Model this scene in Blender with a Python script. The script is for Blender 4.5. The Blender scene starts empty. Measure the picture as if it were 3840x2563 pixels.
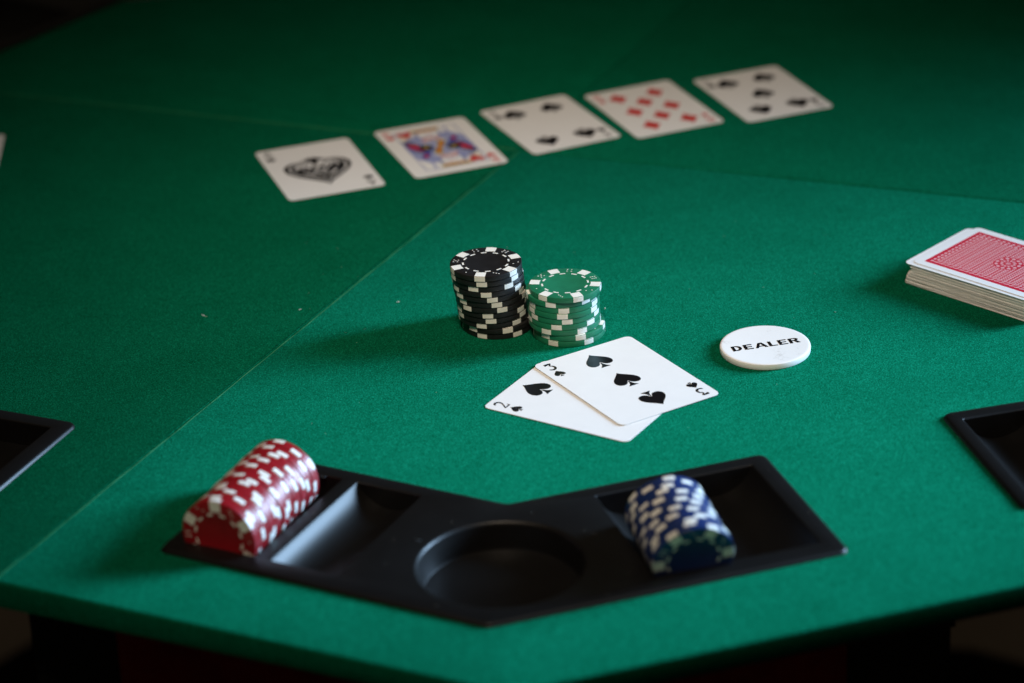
import bpy, bmesh, math, random
from mathutils import Matrix, Vector
random.seed(11)
S = 0.001                                   # everything below is written in millimetres; the felt top is z = 0
C = bpy.context.scene.collection
rad = math.radians

# ------------------------------------------------------------------ camera
cd = bpy.data.cameras.new('camera'); cam = bpy.data.objects.new('camera', cd); C.objects.link(cam)
cam.matrix_world = Matrix(((0.99891677, 0.04653262, 0.0, 0.0),
                           (-0.02024356, 0.43456886, -0.90041107, 0.0),
                           (-0.04189849, 0.89943572, 0.43504011, 0.6776143),
                           (0, 0, 0, 1)))
cd.sensor_width = 36.0; cd.lens = 10517.9 / 3840 * 36
cd.clip_start = 0.05; cd.clip_end = 50
cd.dof.use_dof = True; cd.dof.focus_distance = 1.535; cd.dof.aperture_fstop = 4.6
bpy.context.scene.camera = cam

# ------------------------------------------------------------------ light
w = bpy.data.worlds.new('World'); bpy.context.scene.world = w; w.use_nodes = True
bg = w.node_tree.nodes['Background']; bg.inputs[0].default_value = (1.0, 0.80, 0.55, 1); bg.inputs[1].default_value = 0.022

def area(name, pos, target, sx, sy, power, col, spread=180):
    l = bpy.data.lights.new(name, 'AREA'); l.shape = 'RECTANGLE'; l.size = sx; l.size_y = sy
    l.energy = power; l.color = col; l.spread = rad(spread)
    o = bpy.data.objects.new(name, l); C.objects.link(o)
    o.location = pos
    o.rotation_euler = (Vector(target) - Vector(pos)).to_track_quat('-Z', 'Y').to_euler()
    return o
def polar(c, az, el, d):
    return (c[0] + d*math.cos(rad(el))*math.cos(rad(az)), c[1] + d*math.cos(rad(el))*math.sin(rad(az)), c[2] + d*math.sin(rad(el)))
mid = (0.05, 1.21, 0.0)
area('window_light', polar(mid, 18, 18, 1.5), mid, 0.50, 0.70, 4.65, (0.42, 0.65, 0.93), 36)
area('room_light', (-0.08, 0.60, 1.60), (0.02, 1.485, 0), 0.5, 0.5, 1.03, (1.0, 0.82, 0.63), 29)

sc = bpy.context.scene
sc.view_settings.view_transform = 'Standard'; sc.view_settings.look = 'None'
sc.view_settings.exposure = 0.0; sc.view_settings.gamma = 1.0
sc.cycles.use_denoising = True
sc.cycles.max_bounces = 6

# ------------------------------------------------------------------ materials
def new_mat(name):
    m = bpy.data.materials.new(name); m.use_nodes = True
    nt = m.node_tree; return m, nt, nt.nodes['Principled BSDF']
def N(nt, t, **kw):
    n = nt.nodes.new(t)
    for k, v in kw.items(): setattr(n, k, v)
    return n
def noise(nt, scale, detail=3, rough=0.6, vec=None):
    n = N(nt, 'ShaderNodeTexNoise'); n.inputs['Scale'].default_value = scale
    n.inputs['Detail'].default_value = detail; n.inputs['Roughness'].default_value = rough
    if vec is None:
        tc = N(nt, 'ShaderNodeTexCoord'); vec = tc.outputs['Object']
    nt.links.new(vec, n.inputs['Vector']); return n
def ramp(nt, src, stops):
    r = N(nt, 'ShaderNodeValToRGB'); e = r.color_ramp.elements
    while len(e) < len(stops): e.new(0.5)
    for i, (p, c) in enumerate(stops):
        e[i].position = p; e[i].color = (*c, 1) if len(c) == 3 else c
    nt.links.new(src, r.inputs[0]); return r
def plain(name, col, rough=0.45, spec=0.5, var=0.08, nscale=300, bump=0.0, bscale=900, coat=0.0):
    m, nt, b = new_mat(name)
    n = noise(nt, nscale)
    lo = tuple(c*(1-var) for c in col); hi = tuple(min(1, c*(1+var)) for c in col)
    r = ramp(nt, n.outputs['Fac'], [(0.3, lo), (0.7, hi)])
    nt.links.new(r.outputs[0], b.inputs['Base Color'])
    b.inputs['Roughness'].default_value = rough
    b.inputs['Specular IOR Level'].default_value = spec
    if coat: b.inputs['Coat Weight'].default_value = coat
    if bump:
        n2 = noise(nt, bscale); bp = N(nt, 'ShaderNodeBump'); bp.inputs['Strength'].default_value = bump; bp.inputs['Distance'].default_value = 0.0002
        nt.links.new(n2.outputs['Fac'], bp.inputs['Height']); nt.links.new(bp.outputs[0], b.inputs['Normal'])
    return m

def felt_mat(name, nap):
    """green felt; nap = horizontal lean of the pile, a tilt of the shading normal set per panel to lighten or darken it"""
    m, nt, b = new_mat(name); L = nt.links
    tc = N(nt, 'ShaderNodeTexCoord'); v = tc.outputs['Object']
    big = noise(nt, 26, 4, 0.6, v); fine = noise(nt, 1300, 4, 0.8, v); mid_ = noise(nt, 300, 3, 0.6, v)
    a = N(nt, 'ShaderNodeMath', operation='MULTIPLY_ADD'); L.new(fine.outputs['Fac'], a.inputs[0]); a.inputs[1].default_value = 0.84
    a2 = N(nt, 'ShaderNodeMath', operation='MULTIPLY'); L.new(mid_.outputs['Fac'], a2.inputs[0]); a2.inputs[1].default_value = 0.10
    L.new(a2.outputs[0], a.inputs[2])
    a3 = N(nt, 'ShaderNodeMath', operation='MULTIPLY_ADD'); L.new(big.outputs['Fac'], a3.inputs[0]); a3.inputs[1].default_value = 0.06; L.new(a.outputs[0], a3.inputs[2])
    r = ramp(nt, a3.outputs[0], [(0.38, (0.0001, 0.042, 0.0175)), (0.50, (0.0004, 0.099, 0.0455)), (0.63, (0.006, 0.226, 0.124))])
    L.new(r.outputs[0], b.inputs['Base Color'])
    b.inputs['Roughness'].default_value = 1.0; b.inputs['Specular IOR Level'].default_value = 0.0
    b.inputs['Sheen Weight'].default_value = 0.015; b.inputs['Sheen Roughness'].default_value = 0.6
    b.inputs['Sheen Tint'].default_value = (0.2, 0.8, 0.5, 1)
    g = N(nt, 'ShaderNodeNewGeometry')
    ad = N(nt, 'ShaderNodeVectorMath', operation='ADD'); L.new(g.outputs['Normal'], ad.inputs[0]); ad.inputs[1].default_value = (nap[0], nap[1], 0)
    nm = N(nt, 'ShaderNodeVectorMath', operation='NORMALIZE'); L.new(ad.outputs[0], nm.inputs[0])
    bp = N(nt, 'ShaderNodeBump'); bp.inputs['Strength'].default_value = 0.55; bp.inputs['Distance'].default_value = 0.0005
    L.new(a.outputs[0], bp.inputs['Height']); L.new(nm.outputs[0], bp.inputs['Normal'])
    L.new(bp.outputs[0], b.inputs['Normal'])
    return m
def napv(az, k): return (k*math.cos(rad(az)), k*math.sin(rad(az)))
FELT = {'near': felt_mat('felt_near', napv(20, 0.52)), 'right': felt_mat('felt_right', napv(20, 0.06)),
        'far': felt_mat('felt_far', napv(200, 0.20)), 'left': felt_mat('felt_left', napv(200, 0.29))}  # normals tilted towards the window lamp to brighten a panel, away to darken it
M = {}
M['backing'] = plain('black_board', (0.006, 0.006, 0.006), 0.6)
M['tray'] = plain('black_plastic', (0.0042, 0.0040, 0.0040), 0.42, 0.34, 0.15, 60, 0.12, 1400)
M['black_chip'] = plain('black_clay', (0.010, 0.0098, 0.0105), 0.42, 0.45, 0.25, 250, 0.35, 1500)
M['green_chip'] = plain('green_clay', (0.012, 0.165, 0.082), 0.40, 0.45, 0.10, 250, 0.3, 1500)
M['red_chip'] = plain('red_clay', (0.28, 0.007, 0.013), 0.36, 0.5, 0.10, 250, 0.2, 1500)
M['blue_chip'] = plain('blue_clay', (0.009, 0.026, 0.118), 0.28, 0.5, 0.12, 250, 0.2, 1500)
M['spot'] = plain('ivory_inlay', (0.80, 0.80, 0.74), 0.42, 0.45, 0.05, 250, 0.2, 1500)
M['card'] = plain('card_stock', (0.79, 0.79, 0.78), 0.38, 0.4, 0.015, 90, 0.06, 2600)
M['card_edge'] = plain('card_edge', (0.80, 0.78, 0.74), 0.8, 0.1, 0.10, 90)
M['ink_black'] = plain('black_ink', (0.006, 0.005, 0.006), 0.30, 0.5)
M['ink_red'] = plain('red_ink', (0.55, 0.028, 0.024), 0.38, 0.4)
M['ink_blue'] = plain('blue_ink', (0.05, 0.09, 0.36), 0.38, 0.4)
M['ink_gold'] = plain('gold_ink', (0.55, 0.38, 0.06), 0.38, 0.4)
M['ink_lilac'] = plain('lilac_ink', (0.27, 0.31, 0.56), 0.38, 0.4)
M['lint'] = plain('white_lint', (0.6, 0.62, 0.55), 0.9, 0.1)
M['red_cloth'] = plain('dark_red_cloth', (0.16, 0.006, 0.006), 0.9, 0.1, 0.2, 80)
M['support'] = plain('black_wood', (0.004, 0.004, 0.004), 0.6, 0.2)
M['floor'] = plain('beige_floor', (0.40, 0.33, 0.27), 0.6, 0.3, 0.12, 6)
M['dark_sheet'] = plain('dark_matt', (0.008, 0.006, 0.006), 1.0, 0.05, 0.3, 40)

def button_mat():
    m, nt, b = new_mat('white_plastic'); L = nt.links
    n = noise(nt, 190, 6, 0.8); n2 = noise(nt, 40, 2)
    mx = N(nt, 'ShaderNodeMath', operation='MULTIPLY'); L.new(n.outputs['Fac'], mx.inputs[0]); L.new(n2.outputs['Fac'], mx.inputs[1])
    r = ramp(nt, mx.outputs[0], [(0.15, (0.82, 0.82, 0.81)), (0.35, (0.80, 0.80, 0.79)), (0.43, (0.64, 0.63, 0.61))])
    L.new(r.outputs[0], b.inputs['Base Color']); b.inputs['Roughness'].default_value = 0.42
    return m
M['button'] = button_mat()

def back_mat():
    """flat print of a card back: red with a fine white lattice, leafy border and a rosette in the middle"""
    m, nt, b = new_mat('red_card_back'); L = nt.links
    tc = N(nt, 'ShaderNodeTexCoord'); sep = N(nt, 'ShaderNodeSeparateXYZ'); L.new(tc.outputs['Object'], sep.inputs[0])
    def mth(op, a, bb=None, c=None):
        n = N(nt, 'ShaderNodeMath', operation=op)
        for i, v in enumerate((a, bb, c)):
            if v is None: continue
            if isinstance(v, (int, float)): n.inputs[i].default_value = v
            else: L.new(v, n.inputs[i])
        return n.outputs[0]
    x, y = sep.outputs[0], sep.outputs[1]
    k = 2*math.pi/0.0026
    u = mth('ADD', x, y); v = mth('SUBTRACT', x, y)
    lat = mth('MULTIPLY', mth('SINE', mth('MULTIPLY', u, k*0.7)), mth('SINE', mth('MULTIPLY', v, k*0.7)))
    dots = mth('GREATER_THAN', lat, 0.30)
    lines = mth('GREATER_THAN', mth('SINE', mth('MULTIPLY', y, k*1.0)), 0.72)
    fieldp = mth('MAXIMUM', mth('MULTIPLY', dots, 0.62), mth('MULTIPLY', lines, 0.42))
    # distance in from the printed edge
    ex = mth('SUBTRACT', 0.0262, mth('ABSOLUTE', x)); ey = mth('SUBTRACT', 0.0387, mth('ABSOLUTE', y))
    e = mth('MINIMUM', ex, ey)
    wav = mth('SINE', mth('MULTIPLY', mth('ADD', mth('ADD', x, y), mth('MULTIPLY', e, 0.8)), 2*math.pi/0.0034))
    leaf = mth('GREATER_THAN', mth('ADD', wav, mth('SINE', mth('MULTIPLY', e, 2*math.pi/0.0022))), 0.55)
    inb = mth('MULTIPLY', mth('LESS_THAN', e, 0.0055), mth('GREATER_THAN', e, 0.0016))
    solid = mth('LESS_THAN', e, 0.0016)
    pat = mth('ADD', mth('MULTIPLY', fieldp, mth('GREATER_THAN', e, 0.0055)), mth('MULTIPLY', mth('MULTIPLY', leaf, inb), 0.75))
    rr = mth('SQRT', mth('ADD', mth('MULTIPLY', x, x), mth('MULTIPLY', y, y)))
    ang = mth('ARCTAN2', y, x)
    ros = mth('GREATER_THAN', mth('ADD', mth('SINE', mth('MULTIPLY', ang, 12)), mth('SINE', mth('MULTIPLY', rr, 2*math.pi/0.0030))), 0.35)
    inr = mth('LESS_THAN', rr, 0.0085)
    pat2 = mth('ADD', mth('MULTIPLY', pat, mth('SUBTRACT', 1.0, inr)), mth('MULTIPLY', mth('MULTIPLY', ros, inr), 0.55))
    r = ramp(nt, pat2, [(0.0, (0.56, 0.012, 0.040)), (1.0, (0.80, 0.74, 0.74))])
    L.new(r.outputs[0], b.inputs['Base Color']); b.inputs['Roughness'].default_value = 0.38; b.inputs['Specular IOR Level'].default_value = 0.4
    return m
M['back'] = back_mat()

# ------------------------------------------------------------------ object helpers
def link(name, me, parent=None, mats=None, loc=None, rotz=None):
    if mats:
        for m in mats: me.materials.append(m)
    o = bpy.data.objects.new(name, me); C.objects.link(o)
    if parent is not None: o.parent = parent
    if loc is not None: o.location = [c*S for c in loc]
    if rotz is not None: o.rotation_euler = (0, 0, rotz)
    return o
def tag(o, label, cat, group=None):
    o['label'] = label; o['category'] = cat
    if group: o['group'] = group
    return o
def empty(name, loc=(0, 0, 0), rotz=0):
    o = bpy.data.objects.new(name, None); C.objects.link(o); o.location = [c*S for c in loc]; o.rotation_euler = (0, 0, rotz)
    o.empty_display_size = 0.01
    return o
def mesh(bm, name, smooth=None):
    bmesh.ops.recalc_face_normals(bm, faces=bm.faces)
    for v in bm.verts: v.co *= S
    me = bpy.data.meshes.new(name); bm.to_mesh(me); bm.free()
    if smooth is not None:
        for p in me.polygons: p.use_smooth = True
        me.set_sharp_from_angle(angle=rad(smooth))
    return me
def ringv(bm, pts, z):
    return [bm.verts.new((p[0], p[1], z)) for p in pts]
def bridge(bm, a, b, mi=0):
    n = len(a)
    for i in range(n):
        f = bm.faces.new((a[i], a[(i+1) % n], b[(i+1) % n], b[i])); f.material_index = mi
def fill(bm, loops, mi=0):
    """flat cap between loops of existing verts (first is the outline, the others are holes)"""
    if len(loops) == 1:
        f = bm.faces.new(loops[0]); f.material_index = mi
        bmesh.ops.triangulate(bm, faces=[f]); return
    es = []
    for l in loops:
        for i in range(len(l)):
            a, b = l[i], l[(i+1) % len(l)]
            e = bm.edges.get((a, b)) or bm.edges.new((a, b)); es.append(e)
    r = bmesh.ops.triangle_fill(bm, use_beauty=True, use_dissolve=False, edges=es)
    for g in r['geom']:
        if isinstance(g, bmesh.types.BMFace): g.material_index = mi
def offset(pts, d):
    """inset of a counter-clockwise outline by d (mitred)"""
    n = len(pts); out = []
    for i in range(n):
        p0, p1, p2 = Vector(pts[i-1]).to_2d(), Vector(pts[i]).to_2d(), Vector(pts[(i+1) % n]).to_2d()
        a = (p1-p0).normalized(); b = (p2-p1).normalized()
        na = Vector((-a.y, a.x)); nb = Vector((-b.y, b.x))
        mm = na+nb; k = max(0.3, 1+na.dot(nb))
        out.append(tuple(p1 + mm*(d/k)))
    return out
def fillet(pts, r, seg=4):
    n = len(pts); out = []
    rs = r if isinstance(r, (list, tuple)) else [r]*n
    for i in range(n):
        p0, p1, p2 = Vector(pts[i-1]).to_2d(), Vector(pts[i]).to_2d(), Vector(pts[(i+1) % n]).to_2d()
        if rs[i] <= 0: out.append(tuple(p1)); continue
        a = (p0-p1).normalized(); b = (p2-p1).normalized()
        half = math.acos(max(-1, min(1, a.dot(b))))/2
        t = rs[i]/math.tan(half)
        q0 = p1+a*t; q1 = p1+b*t
        c = p1+(a+b).normalized()*(rs[i]/math.sin(half))
        v0 = q0-c; v1 = q1-c
        ang = math.atan2(v0.x*v1.y-v0.y*v1.x, v0.dot(v1))
        for k in range(seg+1):
            th = ang*k/seg
            out.append((c.x+v0.x*math.cos(th)-v0.y*math.sin(th), c.y+v0.x*math.sin(th)+v0.y*math.cos(th)))
    return out
def circle(r, n, cx=0, cy=0, a0=0):
    return [(cx+r*math.cos(a0+2*math.pi*i/n), cy+r*math.sin(a0+2*math.pi*i/n)) for i in range(n)]
def lathe(bm, prof, n, mi=0, cap_bot=True, cap_top=True):
    rings = [ringv(bm, circle(r, n), z) for r, z in prof]
    for a, b in zip(rings, rings[1:]): bridge(bm, a, b, mi)
    if cap_bot: bm.faces.new(rings[0][::-1]).material_index = mi
    if cap_top: bm.faces.new(rings[-1]).material_index = mi
    return rings
def prism(bm, pts, z0, z1, mi=0):
    a = ringv(bm, pts, z0); b = ringv(bm, pts, z1); bridge(bm, a, b, mi)
    fill(bm, [b], mi); fill(bm, [a], mi)
def box(bm, x0, x1, y0, y1, z0, z1):
    prism(bm, [(x0, y0), (x1, y0), (x1, y1), (x0, y1)], z0, z1)

# ------------------------------------------------------------------ the tray template (local frame: outer vertex at 0, +y to the table's centre)
ARM_L, ARM_W = 181.0, 106.0
ca, sa = math.cos(rad(22.5)), math.sin(rad(22.5))
def arm(u, v, side):                       # side +1 right arm, -1 left arm
    return (side*(u*ca - v*sa), u*sa + v*ca)
SLOTS = {-1: [(86.5, 124.5), (132.0, 173.5)], 1: [(86.0, 171.0)]}; SV = (11.5, 97.0)   # two troughs on one arm, one wide one on the other
CUP_X, CUP_Y, CUP_R = 1.4, 56.0, 40.6
def tray_outline(grow=0.0):
    y_in = ARM_W/ca
    pts = [(0, 0), arm(ARM_L, 0, 1), arm(ARM_L, ARM_W, 1), (0, y_in), arm(ARM_L, ARM_W, -1), arm(ARM_L, 0, -1)]
    return offset(pts, -grow) if grow else pts
TRAYS = {}                                 # name -> (origin x, y, rotation)
def place_by(corner_local, corner_world, rot):
    c, s = math.cos(rot), math.sin(rot)
    return (corner_world[0]-(c*corner_local[0]-s*corner_local[1]), corner_world[1]-(s*corner_local[0]+c*corner_local[1]), rot)
R0 = rad(-5.5)
TRAYS['near'] = (-17.0, 1101.0, R0)
TRAYS['left'] = place_by(arm(ARM_L, ARM_W, 1), (-232.0, 1325.0), R0 - rad(41.5))
TRAYS['right'] = place_by(arm(ARM_L, ARM_W, -1), (220.5, 1289.5), R0 + rad(41))
TRAYS['far'] = place_by((0, ARM_W/ca), (-281.0, 2024.0), R0 - rad(144))

# ------------------------------------------------------------------ the folding table top: four felt panels
CEN = (10.0, 1686.0)
V0 = (-9.0, 1046.7); V1 = (489.0, 1193.5); V2 = (650.0, 1669.0); V3 = (478.0, 2122.0); V4 = (32.0, 2325.0); V5 = (-430.0, 2154.0); V6 = (-640.0, 1708.0); V7 = (-477.0, 1276.0)
midA = (-254.5, 1166.0); midB = (586.0, 1453.0); midC = (-562.0, 1928.0); midD = (262.0, 2219.0)
table = empty('poker_table', (CEN[0], CEN[1], -16))
tag(table, 'octagonal folding poker table top covered in green felt', 'table')
def seam(poly, seam_edges, g=0.35): return poly
panels = {'near': ([CEN, midA, V0, V1, midB], ('near', 'right')), 'right': ([CEN, midB, V2, V3, midD], ()),
          'far': ([CEN, midD, V4, V5, midC], ('far',)), 'left': ([CEN, midC, V6, V7, midA], ('left',))}
PANEL = {}
SEAMS = [math.atan2(m_[1]-CEN[1], m_[0]-CEN[0]) for m_ in (midA, midB, midC, midD)]
for nm, (poly, trs) in panels.items():
    poly = fillet(offset(poly, 0.2), [0.5, 2, 2, 2, 2], 3)
    bm = bmesh.new()
    R = 1.3
    under = offset(poly, 5.5)
    # the seam sides go straight down, the table's outer edge is cut back underneath
    low = []
    for (x, y), q in zip(poly, under):
        d = [abs((y-CEN[1])*math.cos(t)-(x-CEN[0])*math.sin(t)) for t in SEAMS]
        low.append((x, y) if min(d) < 12 else q)
    rings = [ringv(bm, low, -14.5), ringv(bm, poly, -R)]
    for k in (1, 2, 3):
        t = rad(30*k); rings.append(ringv(bm, offset(poly, R*(1-math.cos(t))), -R+R*math.sin(t)))
    for a, b in zip(rings, rings[1:]): bridge(bm, a, b)
    loops_t, loops_b = [rings[-1]], [rings[0]]
    for t in trs:
        ox, oy, rot = TRAYS[t]; c, s = math.cos(rot), math.sin(rot)
        hp = [(ox+c*x-s*y, oy+s*x+c*y) for x, y in offset(tray_outline(), 3.0)]
        ht = ringv(bm, hp, 0.0); hb = ringv(bm, hp, -14.5); bridge(bm, ht, hb)
        loops_t.append(ht); loops_b.append(hb)
    fill(bm, loops_t); fill(bm, loops_b)
    for v in bm.verts: v.co -= Vector((CEN[0], CEN[1], -16))
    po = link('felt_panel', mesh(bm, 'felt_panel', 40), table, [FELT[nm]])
    PANEL[nm] = po
    bm = bmesh.new(); prism(bm, offset(poly, 7.0), -0.9, 1.45)
    bd = link('backing_board', mesh(bm, 'backing_board'), po, [M['backing']], (-CEN[0], -CEN[1], 0))

# the felt is folded over a little proud along the seams, worn pale at the fold
M['fold'] = plain('worn_felt_fold', (0.030, 0.190, 0.090), 1.0, 0.0, 0.25, 500)
def fold(panel, a, b, r, side):
    d = (Vector(b)-Vector(a)).normalized(); n = Vector((-d.y, d.x))*side; L_ = (Vector(b)-Vector(a)).length
    bm = bmesh.new(); prev = None; k_ = int(L_/12)
    for i in range(k_+1):
        p = Vector(a)+d*(2+(L_-4)*i/k_)+n*(0.95+0.18*math.sin(i*1.7)+0.12*math.sin(i*0.61))
        rr = r*(1+0.25*math.sin(i*2.3))
        ring = [bm.verts.new((p.x+n.x*rr*math.cos(t), p.y+n.y*rr*math.cos(t), -0.33+rr*math.sin(t))) for t in (0.0, 0.8, 1.57, 2.34, 3.14)]
        if prev:
            for q in range(4): bm.faces.new((prev[q], prev[q+1], ring[q+1], ring[q]))
        prev = ring
    for v in bm.verts: v.co -= Vector((CEN[0], CEN[1], -16))
    link('folded_seam', mesh(bm, 'folded_seam', 70), panel, [M['fold']])
fold(PANEL['near'], CEN, midA, 0.48, 1)
fold(PANEL['far'], CEN, midC, 0.5, -1)

# ------------------------------------------------------------------ black trays
PT = 2.0                                    # top of the tray's flange above the felt
def make_tray_meshes():
    bm = bmesh.new()
    base = fillet(tray_outline(), [5, 5, 5, 4, 5, 5], 4)
    prof = [(-0.25, 0.15), (0.0, 0.7), (0.35, 1.3), (0.9, 1.75), (1.6, PT)]
    rings = [ringv(bm, offset(base, d), z) for d, z in prof]
    for a, b in zip(rings, rings[1:]): bridge(bm, a, b)
    loops = [rings[-1]]
    for side in (1, -1):
        for u0, u1 in SLOTS[side]:
            q = [arm(u0, SV[0], side), arm(u1, SV[0], side), arm(u1, SV[1], side), arm(u0, SV[1], side)]
            if side < 0: q = q[::-1]
            q = fillet(q, 1.5, 3)
            h = [ringv(bm, offset(q, d), z) for d, z in ((0, PT), (0.35, PT-0.1), (0.62, PT-0.35), (0.75, PT-0.8))]
            for a, b in zip(h, h[1:]): bridge(bm, a, b)
            loops.append(h[0])
    cup = [ringv(bm, circle(r, 72, CUP_X, CUP_Y), z) for r, z in ((CUP_R+1.4, PT), (CUP_R+0.5, PT-0.2), (CUP_R-0.2, PT-0.8), (CUP_R-0.6, PT-1.8))]
    for a, b in zip(cup, cup[1:]): bridge(bm, a, b)
    loops.append(cup[0])
    fill(bm, loops)
    plate = mesh(bm, 'tray_plate', 35)
    # one trough: arc across u, straight along v, flat ends
    zt = PT-0.8; hv = (SV[1]-SV[0])/2 - 0.75
    def trough(width, R, depth):
        hw = width/2 - 0.75
        if depth is None: th = math.asin(hw/R); flat_ = 0
        else: th = math.acos(1-depth/R); flat_ = hw-R*math.sin(th)
        low = zt - R*(1-math.cos(th)); n = 14; prof = []
        for i in range(n+1):
            t = -th*(1-i/n); prof.append((-flat_ + R*math.sin(t), low+R*(1-math.cos(t))))
        for i in range(0 if flat_ else 1, n+1):
            t = th*i/n; prof.append((flat_ + R*math.sin(t), low+R*(1-math.cos(t))))
        bm = bmesh.new()
        row0 = [bm.verts.new((x, -hv, z)) for x, z in prof]; row1 = [bm.verts.new((x, hv, z)) for x, z in prof]
        for i in range(len(prof)-1): bm.faces.new((row0[i], row0[i+1], row1[i+1], row1[i]))
        bm.faces.new(row0); bm.faces.new(row1)
        me = mesh(bm, 'chip_slot', 35); me.materials.append(M['tray'])
        return me, low
    T = {(-1, 0): trough(38.0, 20.6, None), (-1, 1): trough(41.5, 21.5, None), (1, 0): trough(85.0, 20.0, 13.2)}
    bm = bmesh.new()
    n = 72
    prof = [(CUP_R-0.6, PT-1.8), (CUP_R-2.3, -10.5), (CUP_R-2.5, -12.2), (CUP_R-2.8, -12.7), (CUP_R-3.6, -12.9), (6, -12.6)]
    lathe(bm, prof, n, cap_bot=False, cap_top=True)
    cupm = mesh(bm, 'cup_holder', 35)
    bm = bmesh.new(); lathe(bm, [(1.7, 0), (1.6, 0.12), (1.1, 0.12), (1.0, 0.02)], 16, cap_bot=False, cap_top=True)
    mark = mesh(bm, 'mould_mark', 40)
    for me in (plate, cupm, mark): me.materials.append(M['tray'])
    return plate, T, cupm, mark
PLATE, TROUGH, CUPM, MARK = make_tray_meshes()
TRAY_LABEL = {'near': 'black plastic corner tray at the front holding the red and blue chips',
              'left': 'black corner tray cut off by the left edge, blue glint along its end',
              'right': 'empty dark corner tray cut off by the right edge, below the deck of cards',
              'far': 'dark corner tray on the far side of the table in the top left corner'}
for nm, (ox, oy, rot) in TRAYS.items():
    t = empty('chip_tray', (ox, oy, 0), rot)
    tag(t, TRAY_LABEL[nm], 'chip tray', 'black trays set into the corners of the table')
    link('tray_plate', PLATE, t)
    for side in (1, -1):
        for si, (u0, u1) in enumerate(SLOTS[side]):
            cxy = arm((u0+u1)/2, (SV[0]+SV[1])/2, side)
            link('chip_slot', TROUGH[(side, si)][0], t, None, (cxy[0], cxy[1], 0), side*rad(22.5))
    link('cup_holder', CUPM, t, None, (CUP_X, CUP_Y, 0))
    if nm == 'near':
        for p in ((-41.0, 78.0), (44.5, 84.0), (-96, 142)): link('mould_mark', MARK, t, None, (p[0], p[1], PT))

# ------------------------------------------------------------------ chips
CR, CH, PITCH = 20.0, 3.30, 3.39
def chip_meshes():
    out = {}
    bm = bmesh.new()
    prof = [(CR-0.35, 0), (CR, 0.35), (CR, CH-0.35), (CR-0.1, CH-0.1), (CR-0.35, CH), (13.9, CH), (13.75, CH-0.10), (11.75, CH-0.10), (11.6, CH-0.14)]
    lathe(bm, prof, 72); out['body'] = mesh(bm, 'chip_body', 30)
    bm = bmesh.new()
    e = 0.035
    def sp(rr0, rr1, hw):
        a0, a1 = math.asin(hw*0.93/rr0), math.asin(hw/rr1)
        inner = [(rr0*math.cos(t), rr0*math.sin(t)) for t in (a0, 0, -a0)]
        outer = [(rr1*math.cos(t), rr1*math.sin(t)) for t in (-a1, -a1*0.6, -a1*0.2, a1*0.2, a1*0.6, a1)]
        return inner+outer
    prof = [(CR-0.33, -e*0.0), (CR+e, 0.33), (CR+e, CH-0.33), (CR-0.33, CH+e)]
    rings = [ringv(bm, sp(14.3, r, 2.95), z) for r, z in prof]
    for a, b in zip(rings, rings[1:]): bridge(bm, a, b)
    bm.faces.new(rings[-1]); bm.faces.new(rings[0][::-1])
    out['spot'] = mesh(bm, 'edge_spot', 30)
    bm = bmesh.new()
    for k in range(12):
        c = rad(15+30*k); h = 0.122
        pts = [(12.25*math.cos(c+t), 12.25*math.sin(c+t)) for t in (-h, 0, h)] + [(13.25*math.cos(c+t), 13.25*math.sin(c+t)) for t in (h, 0, -h)]
        prism(bm, pts, CH-0.2, CH-0.055)
    out['dash'] = mesh(bm, 'dash_ring')
    bm = bmesh.new(); bm2 = bmesh.new()
    g = 1.18
    D = {1: [(0, 0)], 2: [(-g, -g), (g, g)], 3: [(-g, -g), (0, 0), (g, g)], 4: [(-g, -g), (g, g), (-g, g), (g, -g)],
         5: [(-g, -g), (g, g), (-g, g), (g, -g), (0, 0)], 6: [(-g, y) for y in (-g, 0, g)] + [(g, y) for y in (-g, 0, g)]}
    for k, num in enumerate((3, 2, 6, 4, 5, 1)):
        c = rad(30+60*k); rx, ry = math.cos(c), math.sin(c)
        for (t, q) in D[num]:
            r_ = 16.9+q
            prism(bm, circle(0.40, 8, r_*rx - t*ry, r_*ry + t*rx), CH-0.1, CH+0.03)
        hh = 2.2
        for (t0, t1, q0, q1) in ((-hh, hh, -hh, -hh+.18), (-hh, hh, hh-.18, hh), (-hh, -hh+.18, -hh+.2, hh-.2), (hh-.18, hh, -hh+.2, hh-.2)):
            pts = [((16.9+q)*rx - t*ry, (16.9+q)*ry + t*rx) for t, q in ((t0, q0), (t0, q1), (t1, q1), (t1, q0))][::-1]
            prism(bm2, pts, CH-0.1, CH+0.04)
    out['dots'] = mesh(bm, 'dice_dots'); out['frames'] = mesh(bm2, 'dice_frames')
    return out
CM = chip_meshes()
CM['spot'].materials.append(M['spot']); CM['dash'].materials.append(M['spot']); CM['dots'].materials.append(M['spot'])
BODY = {}; FR = {}
for col in ('black', 'green', 'red', 'blue'):
    BODY[col] = CM['body'].copy(); BODY[col].materials.append(M[col+'_chip'])
    FR[col] = CM['frames'].copy(); FR[col].materials.append(M[col+'_chip'])
def make_chip(col, face):
    t = empty('poker_chip')
    link('chip_body', BODY[col], t)
    for k in range(6): link('edge_spot', CM['spot'], t, None, None, rad(60*k))
    if face:
        link('dash_ring', CM['dash'], t); link('dice_dots', CM['dots'], t); link('dice_frames', FR[col], t)
    return t
def dup(root):
    r = root.copy(); C.objects.link(r)
    for ch in list(root.children):
        c = ch.copy(); C.objects.link(c); c.parent = r
    return r
PROTO = {}
def chip(col, face, mat4, label, group):
    key = (col, face)
    if key not in PROTO: t = PROTO[key] = make_chip(col, face)
    else: t = dup(PROTO[key])
    t.matrix_world = mat4
    return tag(t, label, 'poker chip', group)
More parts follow.
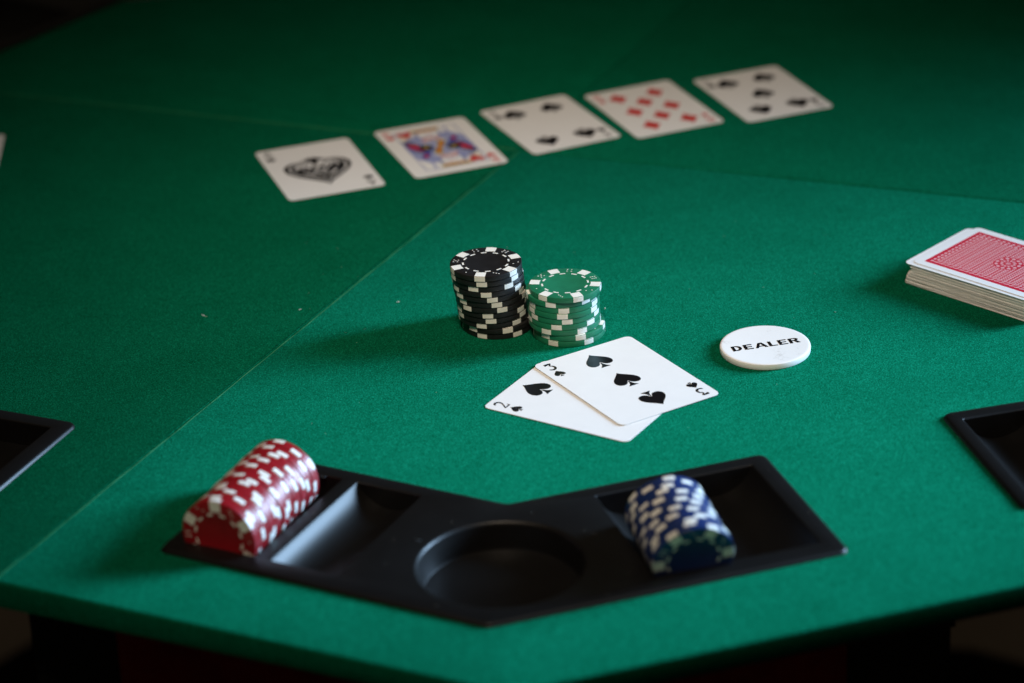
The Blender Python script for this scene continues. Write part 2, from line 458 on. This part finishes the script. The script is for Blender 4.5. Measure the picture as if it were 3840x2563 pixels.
ORD = ['', 'second', 'third', 'fourth', 'fifth', 'sixth', 'seventh', 'eighth', 'ninth', 'tenth', 'eleventh', 'twelfth', 'thirteenth',
       'fourteenth', 'fifteenth', 'sixteenth', 'seventeenth', 'eighteenth', 'nineteenth', 'twentieth']
def at(x, y, z, rz): return Matrix.Translation((x*S, y*S, z*S)) @ Matrix.Rotation(rad(rz), 4, 'Z')

# tall black stack, from the top down: sideways lean (mm) and where the front inlay sits (degrees right of the front)
bl = [(0, -10.6), (.1, -8), (.6, -24), (.9, -4), (1.2, 4.6), (1.9, 9.3), (2.2, 16.9), (2.6, -8), (2.8, -4), (3.2, -21), (5.0, -43.9), (5.2, -27.4)]
for i, (dx, ph) in enumerate(bl):
    z = (len(bl)-1-i)*PITCH + 0.05
    lab = ('topmost black chip of the tall stack, dashed ring and dice dots on its face' if i == 0 else
           'bottom black chip of the tall stack, resting on the felt' if i == len(bl)-1 else
           ORD[i] + ' black chip from the top of the tall stack')
    chip('black', i == 0, at(-12.5+dx, 1421.5+4.0*i/11+random.uniform(-.25, .25), z, -90+ph), lab, 'black chips in the tall stack')
gr = [(1.0, -40.5), (-1.0, -19.7), (-.2, -1.2), (-.1, -4), (-.1, 3.4), (.05, -14.6), (.2, -33), (2.4, -43), (2.4, -28.6)]
for i, (dx, ph) in enumerate(gr):
    z = (len(gr)-1-i)*PITCH + 0.05
    lab = ('topmost green chip of the shorter stack, dashed ring and dice dots on its face' if i == 0 else
           'bottom green chip of the shorter stack, resting on the felt' if i == len(gr)-1 else
           ORD[i] + ' green chip from the top of the shorter stack')
    chip('green', i in (0, len(gr)-2), at(29.8+dx, 1411.3+(-.6 if i == 0 else 0.4 if i < 7 else 0.2)+random.uniform(-.2, .2), z, -90+ph), lab, 'green chips in the shorter stack')

def tray_point(nm, u, v, side):
    ox, oy, rot = TRAYS[nm]; x, y = arm(u, v, side); c, s = math.cos(rot), math.sin(rot)
    return ox+c*x-s*y, oy+s*x+c*y
def lying_row(col, side, u, v0, floor_z, skew, lean, phases, where, group):
    # chips stand on edge one behind the other; lean tips their faces forward, skew turns the row in its slot
    n = len(phases); step = PITCH/math.cos(rad(lean))
    fx, fy = tray_point('near', u, v0, side); bx, by = tray_point('near', u, v0+10, side)
    d = Matrix.Rotation(rad(skew), 2) @ Vector((bx-fx, by-fy)).normalized()
    out = Vector((-d.x, -d.y, 0)); rt = Vector((0, 0, 1)).cross(out).normalized()
    ax = (out*math.cos(rad(lean)) - Vector((0, 0, math.sin(rad(lean))))).normalized()
    R3 = Matrix((rt, ax.cross(rt), ax)).transposed().to_4x4()
    for i in range(n):
        c = Vector((fx, fy, 0)) + Vector((d.x, d.y, 0))*(i*step) + rt*random.uniform(-.5, .5)
        zc = floor_z + CR*math.cos(rad(lean)) + CH*math.sin(rad(lean)) + 0.1 + random.uniform(0, .3)
        o = c + Vector((0, 0, zc)) - ax*CH               # the chip's own origin is the middle of its hidden face
        m = Matrix.Translation(o*S) @ R3 @ Matrix.Rotation(rad(phases[i]), 4, 'Z')
        lab = (f'front {col} chip of the {col} row, its whole face showing' if i == 0 else
               f'last {col} chip at the back end of the {col} row' if i == n-1 else
               f'{ORD[i]} {col} chip from the front of the row lying {where}')
        chip(col, i == 0, m, lab, group)
rph = [32, 38, 5, 27, 48, 52, 20, 12, 40, 2, 8, 33, 55, 25, 47, 18, 10, 38, 58, 30]
lying_row('red', -1, 152.0, 11.9, TROUGH[(-1, 1)][1], -3.6*-1, 0, rph, "in the front tray's left slot", 'red chips lying in a row in the front tray')
bph = [4, 36, 30, 12, 50, 18, 42, 8, 26, 56, 20, 46, 34, 2, 28]
lying_row('blue', 1, 105.0, 9.3, TROUGH[(1, 0)][1], -5.0, 15, bph, "in the front tray's right half", 'blue chips lying in a row in the front tray')

# ------------------------------------------------------------------ print shapes
def bez(p0, p1, p2, p3, n=7):
    return [tuple((1-t)**3*a + 3*(1-t)**2*t*b + 3*(1-t)*t*t*c + t**3*d for a, b, c, d in zip(p0, p1, p2, p3)) for t in (i/n for i in range(n))]
def mirror(h): return h + [(-x, y) for x, y in h[::-1] if abs(x) > 1e-6]
def spade_body():
    h = bez((0, .56), (.09, .36), (.48, .16), (.48, -.12)) + bez((.48, -.12), (.48, -.30), (.35, -.38), (.24, -.36)) + bez((.24, -.36), (.14, -.35), (.07, -.28), (.045, -.17)) + [(0, -.12)]
    return mirror(h)
def spade_stem():
    h = [(0, -.15)] + bez((.022, -.2), (.04, -.36), (.09, -.44), (.19, -.52), 6) + [(.19, -.53)]
    return h + [(-x, y) for x, y in h[::-1] if x > 1e-6]
def heart():
    h = bez((0, -.52), (.10, -.32), (.48, -.10), (.48, .20)) + bez((.48, .20), (.48, .42), (.32, .48), (.24, .47)) + bez((.24, .47), (.12, .45), (.03, .36), (0, .26)) + [(0, .26)]
    return mirror(h)
def diamond():
    out = []
    P = [(0, .56), (.42, 0), (0, -.56), (-.42, 0)]
    for i in range(4):
        a, b = P[i], P[(i+1) % 4]
        for k in range(4):
            t = k/4; x, y = a[0]+(b[0]-a[0])*t, a[1]+(b[1]-a[1])*t
            f = 1-0.10*math.sin(math.pi*t); out.append((x*f, y*f))
    return out
def xf(pts, s, dx=0, dy=0, flip=False, sx=1.0):
    k = -1 if flip else 1
    return [(dx+k*s*sx*x, dy+k*s*y) for x, y in pts]
TOPZ, INK = 0.30, 0.05                       # card thickness, ink layer height
def suit_polys(suit, s, dx, dy, flip):
    if suit == 'spade': return [xf(spade_body(), s, dx, dy, flip), xf(spade_stem(), s, dx, dy, flip)]
    if suit == 'heart': return [xf(heart(), s, dx, dy, flip)]
    return [xf(diamond(), s, dx, dy, flip)]
def flat(bm, pts, z, mi=0):
    fill(bm, [ringv(bm, pts, z)], mi)
def solid(bm, pts, z0, z1, mi=0):
    prism(bm, pts, z0, z1, mi)
def stroke(pts, wds):
    """a line of varying width as one outline"""
    L_, R_ = [], []
    for i, p in enumerate(pts):
        a = Vector(pts[max(0, i-1)]); b = Vector(pts[min(len(pts)-1, i+1)]); d = (b-a).normalized(); n = Vector((-d.y, d.x))
        w_ = (wds[i] if isinstance(wds, (list, tuple)) else wds)/2
        L_.append(tuple(Vector(p)+n*w_)); R_.append(tuple(Vector(p)-n*w_))
    return L_ + R_[::-1]
def arcp(cx, cy, rx, ry, a0, a1, n=10):
    return [(cx+rx*math.cos(rad(a0+(a1-a0)*i/n)), cy+ry*math.sin(rad(a0+(a1-a0)*i/n))) for i in range(n+1)]
def wid(n, a, b): return [a+(b-a)*math.sin(math.pi*i/(n-1)) for i in range(n)]
GLYPH = {}
def stroke_b(pts, w_): return stroke(pts, [q*1.35 for q in w_] if isinstance(w_, (list, tuple)) else w_*1.35)
def glyphs():                                # unit: height 1, width about .7, centred
    a = arcp(-.02, .22, .27, .26, 165, -30, 10) + [(.02, -.16), (-.28, -.44)]
    GLYPH['2'] = [stroke_b(a, wid(len(a), .06, .13)), [(-.30, -.5), (.32, -.5), (.35, -.24), (.29, -.24), (.26, -.39), (-.30, -.40)]]
    b = [(.20, .40), (-.06, .11)] ; c = arcp(-.04, -.17, .31, .30, 80, -150, 12)
    GLYPH['3'] = [[(-.30, .24), (-.25, .24), (-.22, .39), (.28, .39), (.28, .46), (.24, .5), (-.30, .5)], stroke_b([(.24, .42), (.0, .13)], .09), stroke_b(c, wid(len(c), .07, .14))]
    GLYPH['4'] = [stroke_b([(.10, .5), (-.34, -.20)], .08), [(-.36, -.22), (.36, -.22), (.36, -.13), (-.36, -.13)], [(.06, -.5), (.18, -.5), (.18, .5), (.06, .5)]]
    d = arcp(-.02, -.16, .30, .31, 110, -150, 12)
    GLYPH['5'] = [[(-.24, .5), (.26, .5), (.26, .40), (-.24, .40)], stroke_b([(-.20, .45), (-.24, .05)], .08), stroke_b(d, wid(len(d), .07, .13))]
    e = arcp(0, .25, .23, .21, 0, 360, 18); f = arcp(0, -.22, .28, .25, 0, 360, 18)
    GLYPH['8'] = [stroke_b(e[:10], .09), stroke_b(e[9:], .09), stroke_b(f[:10], .1), stroke_b(f[9:], .1)]
    GLYPH['A'] = [stroke_b([(-.32, -.5), (.0, .5)], .07), stroke_b([(.0, .5), (.32, -.5)], .13), [(-.18, -.18), (.20, -.18), (.20, -.11), (-.18, -.11)], [(-.42, -.5), (-.20, -.5), (-.20, -.45), (-.42, -.45)], [(.18, -.5), (.44, -.5), (.44, -.45), (.18, -.45)]]
    GLYPH['K'] = [[(-.30, -.5), (-.16, -.5), (-.16, .5), (-.30, .5)], stroke_b([(-.20, -.10), (.30, .48)], .07), stroke_b([(-.06, .06), (.32, -.5)], .13), [(-.40, -.5), (-.06, -.5), (-.06, -.45), (-.40, -.45)], [(-.40, .45), (-.06, .45), (-.06, .5), (-.40, .5)]]
glyphs()
CW, CL = 63.0, 88.0
def rrect(wd, ht, r, seg=5):
    return fillet([(-wd/2, -ht/2), (wd/2, -ht/2), (wd/2, ht/2), (-wd/2, ht/2)], r, seg)
def card_mesh():
    bm = bmesh.new(); p = rrect(CW, CL, 3.6, 6)
    prof = [(0.06, 0.0), (0, 0.05), (0, TOPZ-0.05), (0.06, TOPZ)]
    rings = [ringv(bm, offset(p, d), z) for d, z in prof]
    for i, (a, b) in enumerate(zip(rings, rings[1:])): bridge(bm, a, b, 1 if i == 1 else 0)
    bm.faces.new(rings[-1]); bm.faces.new(rings[0][::-1])
    me = mesh(bm, 'card_sheet'); me.materials.append(M['card']); me.materials.append(M['card_edge']); return me
CARD = card_mesh()
def part(parent, name, polys, mat, z0=TOPZ, z1=None):
    bm = bmesh.new(); z1 = z1 or TOPZ+INK
    for i, q in enumerate(polys): solid(bm, q, z0-0.02, z1+0.004*i)
    return link(name, mesh(bm, name), parent, [mat])
PIPS = {3: [(0, 27.4), (0, 0), (0, -27.4)], 2: [(0, 29.6), (0, -29.6)], 4: [(-13.5, 27), (13.5, 27), (-13.5, -27), (13.5, -27)],
        5: [(-13.5, 27), (13.5, 27), (0, 0), (-13.5, -27), (13.5, -27)],
        8: [(-13.5, 27), (13.5, 27), (0, 13.8), (-13.5, 0), (13.5, 0), (0, -13.8), (-13.5, -27), (13.5, -27)]}
def play_card(rank, suit, x, y, th, z, label, group, pip=16.0):
    t = empty('playing_card', (x, y, z), th)
    tag(t, label, 'playing card', group)
    link('card_sheet', CARD, t)
    ink = M['ink_black'] if suit == 'spade' else M['ink_red']
    for k in (1, -1):
        part(t, 'corner_index', [[(k*(px*7.2-24.8), k*(py*8.2+36.4)) for px, py in q] for q in GLYPH[rank]], ink)
        part(t, 'corner_pip', suit_polys(suit, 6.6, -25.0*k, 27.0*k, k < 0), ink)
    if rank.isdigit():
        for (px, py) in PIPS[int(rank)]:
            part(t, 'pip', suit_polys(suit, pip, px, py, py < 0), ink)
    return t
HG = 'two face-up hand cards in front of the chip stacks'
play_card('2', 'spade', 36.9, 1326.3, rad(57.2), 0.05, 'two of spades, partly covered by the three of spades', HG)
play_card('3', 'spade', 60.0, 1347.3, rad(30.24), 0.72, 'three of spades lying on top of the two of spades', HG)
BG = 'row of face-up cards across the far felt'
ace = play_card('A', 'spade', -118.3, 1669.4, rad(18.1), 0.16, 'ace of spades with one large ornamental spade, leftmost of the far row', BG)
king = play_card('K', 'heart', -40.8, 1697.0, rad(19.44), 0.16, 'king of hearts with a coloured double-headed figure', BG)
play_card('4', 'spade', 31.4, 1729.0, rad(23.27), 0.16, 'four of spades, middle card of the far row', BG)
play_card('8', 'diamond', 101.2, 1748.0, rad(21.2), 0.16, 'eight of diamonds with red pips', BG)
play_card('5', 'spade', 175.8, 1766.9, rad(20.03), 0.16, 'five of spades, rightmost of the far row', BG)
# ornamental spade on the ace (point towards the players, flared crown-like stem at the other end)
bm = bmesh.new()
def ccw(pts): return pts if sum(p[0]*q[1]-q[0]*p[1] for p, q in zip(pts, pts[1:]+pts[:1])) > 0 else pts[::-1]
def ln(pts, wd, z, mi=0):
    pts = ccw(pts); ra, rb = ringv(bm, offset(pts, wd/2), z), ringv(bm, offset(pts, -wd/2), z); bridge(bm, ra, rb, mi)
zz = TOPZ+INK
def sp(s_): return xf(spade_body(), s_, 0, -2, True)
flat(bm, sp(46), zz)
ln(sp(38.5), 1.0, zz+.03, 1)
for sx in (1, -1):                           # white scrolls cut into the heavy lobes
    flat(bm, stroke(arcp(sx*9.4, 4.2, 4.4, 4.2, 90-sx*120, 90+sx*150, 14), wid(15, .8, 2.6)), zz+.04, 1)
    flat(bm, stroke(arcp(sx*9.0, 4.0, 1.5, 1.5, 0, 300, 10), 0.9), zz+.05, 1)
    flat(bm, stroke([(sx*11.5, -3.5), (sx*7.6, -7.6), (sx*3.4, -12.6)], [.6, 1.8, .5]), zz+.04, 1)
    flat(bm, stroke([(sx*2.6, 8.6), (sx*4.4, 5.0), (sx*4.6, 1.8)], [.5, 1.5, .5]), zz+.04, 1)
    flat(bm, stroke([(sx*2, 13.5), (sx*5.5, 16.0), (sx*9.5, 15.0)], [2.6, 2.4, .8]), zz+.02)
for k in range(8):                           # rosette
    a = rad(45*k+22); cx, cy = 3.6*math.cos(a), -4.0+3.6*math.sin(a)
    flat(bm, [(cx+1.7*math.cos(t)*math.cos(a)-.75*math.sin(t)*math.sin(a), cy+1.7*math.cos(t)*math.sin(a)+.75*math.sin(t)*math.cos(a)) for t in (2*math.pi*i/10 for i in range(10))], zz+.05, 1)
flat(bm, stroke([(-2.4, -12.4), (0, -14.6), (2.4, -12.4)], 0.9), zz+.05, 1)
flat(bm, [(-1.3, 6.5), (1.3, 6.5), (1.9, 12), (5.8, 19.0), (3.4, 17.8), (2.4, 20.8), (0, 18.4), (-2.4, 20.8), (-3.4, 17.8), (-5.8, 19.0), (-1.9, 12)], zz+.06)
link('spade_emblem', mesh(bm, 'spade_emblem'), ace, [M['ink_black'], M['card']])
# the king: a plain two-ended figure of coloured shapes in a thin frame
bm = bmesh.new()
mats = ['ink_lilac', 'ink_blue', 'ink_red', 'ink_gold', 'ink_black', 'card']
z0 = TOPZ+0.03; dz = 0.03
def both(pts, k, mi):
    if sum(p[0]*q[1]-q[0]*p[1] for p, q in zip(pts, pts[1:]+pts[:1])) < 0: pts = pts[::-1]
    flat(bm, pts, z0+k*dz, mi); flat(bm, [(-x, -y) for x, y in pts], z0+k*dz, mi)
ln(rrect(42, 70, 0.5, 1), 0.6, z0, 1)
flat(bm, rrect(41, 27, 0.5, 1), z0-0.01, 0)
both([(-20.5, 13.5), (20.5, 13.5), (14, 24), (-14, 24)], -0.3, 0)
# robes: fine blue hatching on white, with shoulders, sleeves and a sash
for i in range(13):
    y = 1.0 + i*1.25
    both(stroke([(-19.5+0.25*i, y), (19.5-0.55*i, y+1.5)], 0.55), 0, 1 if i % 2 == 0 else 5)
both([(-20.3, 17.5), (-15, 14), (-8.5, 5), (-6, -2), (-9, -7), (-13, -7), (-17.5, 0), (-20.3, 4)], 1, 1)
both([(-19, 13), (-13, 8), (-10.5, 1), (-12, -3.5), (-15.5, 1), (-18.5, 6.5)], 2, 2)
both([(-20, 18), (-17.2, 14), (-14.2, 11), (-15.5, 14.8), (-18.5, 17.5)], 2, 4)
both(circle(4.8, 14, -9.0, 2.4), 3, 4); both(circle(1.7, 10, -8.8, 2.0), 4, 3)
both(stroke([(-20, 16), (-15.5, 11.5), (-12, 10.5)], 1.8), 3, 4); both(stroke([(-18, 1), (-15, -4), (-11, -6)], 1.2), 3, 4)
both(stroke(arcp(0, 0, 13.5, 13.5, 60, 120, 10), 2.0), 2, 5)
both(stroke(arcp(0, 0, 6.8, 9.0, 15, 80, 8), 1.2), 2, 4)
both([(9, 6), (15.5, 9), (17.5, 16), (12, 15), (9.5, 11)], 1, 1)
both([(11, 8.5), (14.5, 10), (15.5, 14), (12, 13)], 2, 2)
both([(-1.2, -0.5), (2.2, -0.9), (6.2, 8), (5.6, 12), (1.6, 11.2)], 2, 3)
both([(0.2, 0), (1.4, 0), (4.3, 8.4), (3.2, 10)], 3, 2)
both([(-7.5, 13.5), (5.5, 13.5), (3.2, 19.0), (-4.6, 19.0)], 2, 2)
both([(-5.5, 15.2), (3.8, 15.2), (3.0, 17.0), (-4.4, 17.0)], 3, 5)
# head: white face, lilac beard, dark curls, gold crown
both([(-6.5, 18.2), (6.0, 18.2), (6.8, 29.5), (-6.8, 29.5)], 3, 5)
for i in range(6): both(stroke([(-4.6+1.8*i, 18.4), (-3.6+1.5*i, 22.5)], 0.55), 4, 0)
for sx in (1, -1):
    both(stroke([(sx*6.6, 29), (sx*8.6, 26), (sx*7.2, 23.2), (sx*9.6, 20.6)], [1.6, 1.9, 1.6, 1.2]), 4, 0)
    both(stroke([(sx*6.4, 28), (sx*7.8, 25.5), (sx*6.6, 22.8)], 0.5), 5, 4)
    both([(sx*1.4, 25.2), (sx*3.4, 25.2), (sx*3.2, 26.0), (sx*1.6, 26.0)], 4, 4)
both([(-2.0, 22.9), (2.0, 22.9), (1.4, 23.6), (-1.4, 23.6)], 4, 2)
both([(-7.5, 29.6), (7.5, 29.6), (10.5, 34.4), (-10.5, 34.4)], 4, 3)
both([(-6.8, 29.9), (6.8, 29.9), (7.3, 31.0), (-7.3, 31.0)], 5, 2)
for i in range(4): both(circle(0.8, 8, -6.0+4*i, 32.7), 5, 1 if i % 2 else 4)
both([(-20, 22), (-12, 20.5), (-11.5, 22), (-19.5, 23.6)], 2, 3)
both([(12.5, 20), (14, 20), (14.5, 34), (13.2, 34)], 2, 0)
for k in (1, -1):
    for q in suit_polys('heart', 10.5, -14.6*k, 28.6*k, k < 0): flat(bm, q, z0+6*dz, 2)
link('king_figure', mesh(bm, 'king_figure'), king, [M[m] for m in mats])
# a card that only just reaches into the picture
lc = empty('playing_card', (-361.0, 1710.5, 0.05), rad(3.5)); tag(lc, 'white card tip on the dark felt at the left edge of the picture', 'playing card')
link('card_sheet', CARD, lc)

# ------------------------------------------------------------------ the deck
dang = rad(45.0)                             # direction of the deck's short front edge
sdir = Vector((math.cos(dang), math.sin(dang))); ldir = Vector((math.sin(dang), -math.cos(dang)))
n_deck = 42
def shift(t):
    P = [(0, 0), (.25, .5), (.5, 1.6), (.68, 3.0), (.78, 3.3), (.80, 1.9), (.95, 1.7), (1, 1.5)]
    for (a, va), (b, vb) in zip(P, P[1:]):
        if t <= b: return va + (vb-va)*(t-a)/(b-a)
    return 0
corner0 = Vector((225.2, 1455.9))
proto = None
for k in range(n_deck):
    t = k/(n_deck-1); z = 0.05 + k*0.31
    sh = shift(t) + random.uniform(-.35, .35); sw = random.uniform(-.3, .3) + 0.9*t
    if k == n_deck-2: sh, sw = -0.1, 0.3
    if k == n_deck-1: sh, sw = 3.6, 3.2
    c = corner0 + ldir*(CL/2+sh) + sdir*(CW/2+sw)
    rz = dang + rad(random.uniform(-.35, .35))
    if k == n_deck-1:
        o = empty('playing_card', (c.x, c.y, z), rz)
        tag(o, 'face-down red-backed card on top of the deck', 'playing card', 'cards stacked in the face-down deck')
        link('card_sheet', CARD, o)
        bm = bmesh.new(); prism(bm, rrect(53.0, 78.0, .4, 1), TOPZ-0.02, TOPZ+0.03)
        link('back_print', mesh(bm, 'back_print'), o, [M['back']])
    else:
        if proto is None: o = proto = link('playing_card', CARD)
        else: o = proto.copy(); C.objects.link(o)
        o.location = (c.x*S, c.y*S, z*S); o.rotation_euler = (0, 0, rz)
        lab = ('card jutting out just under the top card of the deck' if k == n_deck-2 else
               'bottom card of the deck, flat on the felt' if k == 0 else
               'card inside the deck of which only its pale edge shows')
        tag(o, lab, 'playing card', 'cards stacked in the face-down deck')

# ------------------------------------------------------------------ dealer button
btn = empty('dealer_button', (138.1, 1376.3, 0.05), rad(11.8))
tag(btn, 'round white plastic disc printed DEALER in black', 'dealer button')
bm = bmesh.new(); BH = 3.6; BR = 24.8
prof = [(BR-0.7, 0), (BR-0.15, 0.3), (BR, 0.9), (BR, BH-0.8), (BR-0.2, BH-0.3), (BR-0.7, BH-0.05), (BR-1.4, BH), (BR-2.5, BH-0.04)]
lathe(bm, prof, 96); link('disc', mesh(bm, 'disc', 40), btn, [M['button']])
def R_(x0, x1, y0, y1): return [(x0, y0), (x1, y0), (x1, y1), (x0, y1)]
H = 6.0; sw_, sh_ = 1.75, 1.0
def band(outer, inner):                      # open bowl: outline out along one curve, back along the other
    return outer + inner[::-1]
LET = {
 'D': [R_(0, sw_, 0, H), band([(sw_, H)] + arcp(2.6, H/2, 2.9, H/2, 90, -90, 12) + [(sw_, 0)], [(sw_, H-sh_)] + arcp(2.4, H/2, 1.35, H/2-sh_, 90, -90, 12) + [(sw_, sh_)])],
 'E': [R_(0, sw_, 0, H), R_(sw_, 5.0, 0, sh_), R_(sw_, 5.0, H-sh_, H), R_(sw_, 4.6, H/2-.45, H/2+.5)],
 'A': [[(0, 0), (1.7, 0), (3.72, 4.9), (3.72, H), (2.55, H)], [(3.72, 4.9), (5.4, 0), (7.2, 0), (4.75, H), (3.72, H)], [(1.95, 1.3), (5.1, 1.3), (4.75, 2.25), (2.4, 2.25)]],
 'L': [R_(0, sw_, 0, H), R_(sw_, 4.7, 0, sh_)],
 'R': [R_(0, sw_, 0, H), band([(sw_, H)] + arcp(3.3, 4.35, 2.2, 1.65, 90, -90, 10) + [(sw_, 2.7)], [(sw_, H-.95)] + arcp(3.1, 4.35, .75, .72, 90, -90, 10) + [(sw_, 3.65)]), [(2.6, 2.69), (4.0, 0), (6.0, 0), (4.3, 2.85)]],
}
x = 0; adv = {'D': 6.7, 'E': 6.1, 'A': 7.9, 'L': 5.6, 'R': 6.2}
total = sum(adv[c] for c in 'DEALER') - 0.3
for ch in 'DEALER':
    bm = bmesh.new()
    for i, q in enumerate(LET[ch]):
        solid(bm, [(px*1.0 + x - total/2 + .3, py*1.0 - H/2) for px, py in q], BH-0.06, BH+0.05+0.004*i)
    link('letter', mesh(bm, 'letter'), btn, [M['ink_black']])
    x += adv[ch]

# ------------------------------------------------------------------ lint on the felt
bm = bmesh.new()
def fibre(x, y, ln_, r_, bend):
    a = random.uniform(0, math.pi*2); pts = []
    for i in range(6):
        t = i/5-.5; aa = a+bend*t
        pts.append((x+ln_*t*math.cos(aa), y+ln_*t*math.sin(aa), .12+.25*(0.25-t*t)))
    prev = None
    for i, p in enumerate(pts):
        d = Vector(pts[min(5, i+1)])-Vector(pts[max(0, i-1)]); d.normalize(); s_ = Vector((-d.y, d.x, 0)).normalized(); u_ = d.cross(s_)
        ring = [bm.verts.new(Vector(p)+(s_*math.cos(q)+u_*math.sin(q))*r_) for q in (0, 2.09, 4.19)]
        if prev: bridge(bm, prev, ring)
        prev = ring
for (x, y, l_) in ((-176.5, 1456, 1.6), (-174.8, 1454.2, 1.8), (-120.5, 1457.3, 1.2), (-64.6, 1461.8, 1.5), (182, 1421, .9), (-59, 1173, .7), (40.5, 1191, 3.2), (37.5, 1200, 2.6)):
    fibre(x, y, l_*1.6, .13, random.uniform(-1, 1))
for _ in range(45):
    fibre(random.uniform(-130, 190), random.uniform(1285, 1560), random.uniform(.5, 1.4), random.uniform(.03, .05), random.uniform(-1.5, 1.5))
for (x, y) in ((53.6, 1439.4), (-175.5, 1455), (-64, 1461)):
    bmesh.ops.create_icosphere(bm, subdivisions=1, radius=.45, matrix=Matrix.Translation((x, y, .3)))
for (u, v, sd) in ((70, 30, -1), (60, 78, -1), (78, 52, -1), (52, 92, 1), (70, 66, 1), (76, 20, 1), (128, 60, -1), (177, 40, 1), (30, 6, -1), (60, 5, 1), (176, 88, 1)):
    x, y = tray_point('near', u, v, sd)
    bmesh.ops.create_icosphere(bm, subdivisions=1, radius=random.uniform(.10, .22), matrix=Matrix.Translation((x, y, PT+.08)))
lo = link('lint', mesh(bm, 'lint'), None, [M['lint']]); lo['kind'] = 'stuff'; lo['label'] = 'pale specks and fibres of lint on the green felt and tray'

# ------------------------------------------------------------------ under the table
bm = bmesh.new(); bm.faces.new([bm.verts.new(p) for p in ((-2500, -200, -752), (2500, -200, -752), (2500, 4500, -752), (-2500, 4500, -752))])
fl = link('floor', mesh(bm, 'floor'), None, [M['floor']]); fl['kind'] = 'structure'
bm = bmesh.new(); prism(bm, [(-1000, 1690), (-900, 600), (950, 600), (1100, 1790), (418, 2234), (-440, 2370)], -750, -744)  # dark flat sheet covering the floor below the table
rg = link('dark_sheet', mesh(bm, 'dark_sheet'), None, [M['dark_sheet']]); tag(rg, 'dark flat sheet on the floor under the poker table', 'dark_sheet')
st = empty('support_table', (-10, 1500, -750)); tag(st, 'black table underneath that carries the green poker top', 'table')
bm = bmesh.new(); box(bm, -232, 222, -320, 420, 690, 733.5); link('table_top', mesh(bm, 'table_top'), st, [M['support']])
for sx in (-1, 1):
    for sy in (-1, 1):
        bm = bmesh.new(); cx, cy = (-204 if sx < 0 else 192), (-290 if sy < 0 else 390)
        box(bm, cx-28, cx+28, cy-28, cy+28, 0, 689.5); link('leg', mesh(bm, 'leg'), st, [M['support']])
cl = bmesh.new()
n = 40
a = []; b = []
for i in range(n+1):
    x = -200 + 358*i/n; y = 1176 - 3*math.sin(i*0.9) - 2*math.sin(i*0.37)
    a.append(cl.verts.new((x, y, -22))); b.append(cl.verts.new((x, y-6, -420)))
for i in range(n): cl.faces.new((a[i], a[i+1], b[i+1], b[i]))
co = link('red_cloth', mesh(cl, 'red_cloth', 60), None, [M['red_cloth']]); tag(co, 'dark red cloth hanging below the front edge of the poker table', 'cloth')
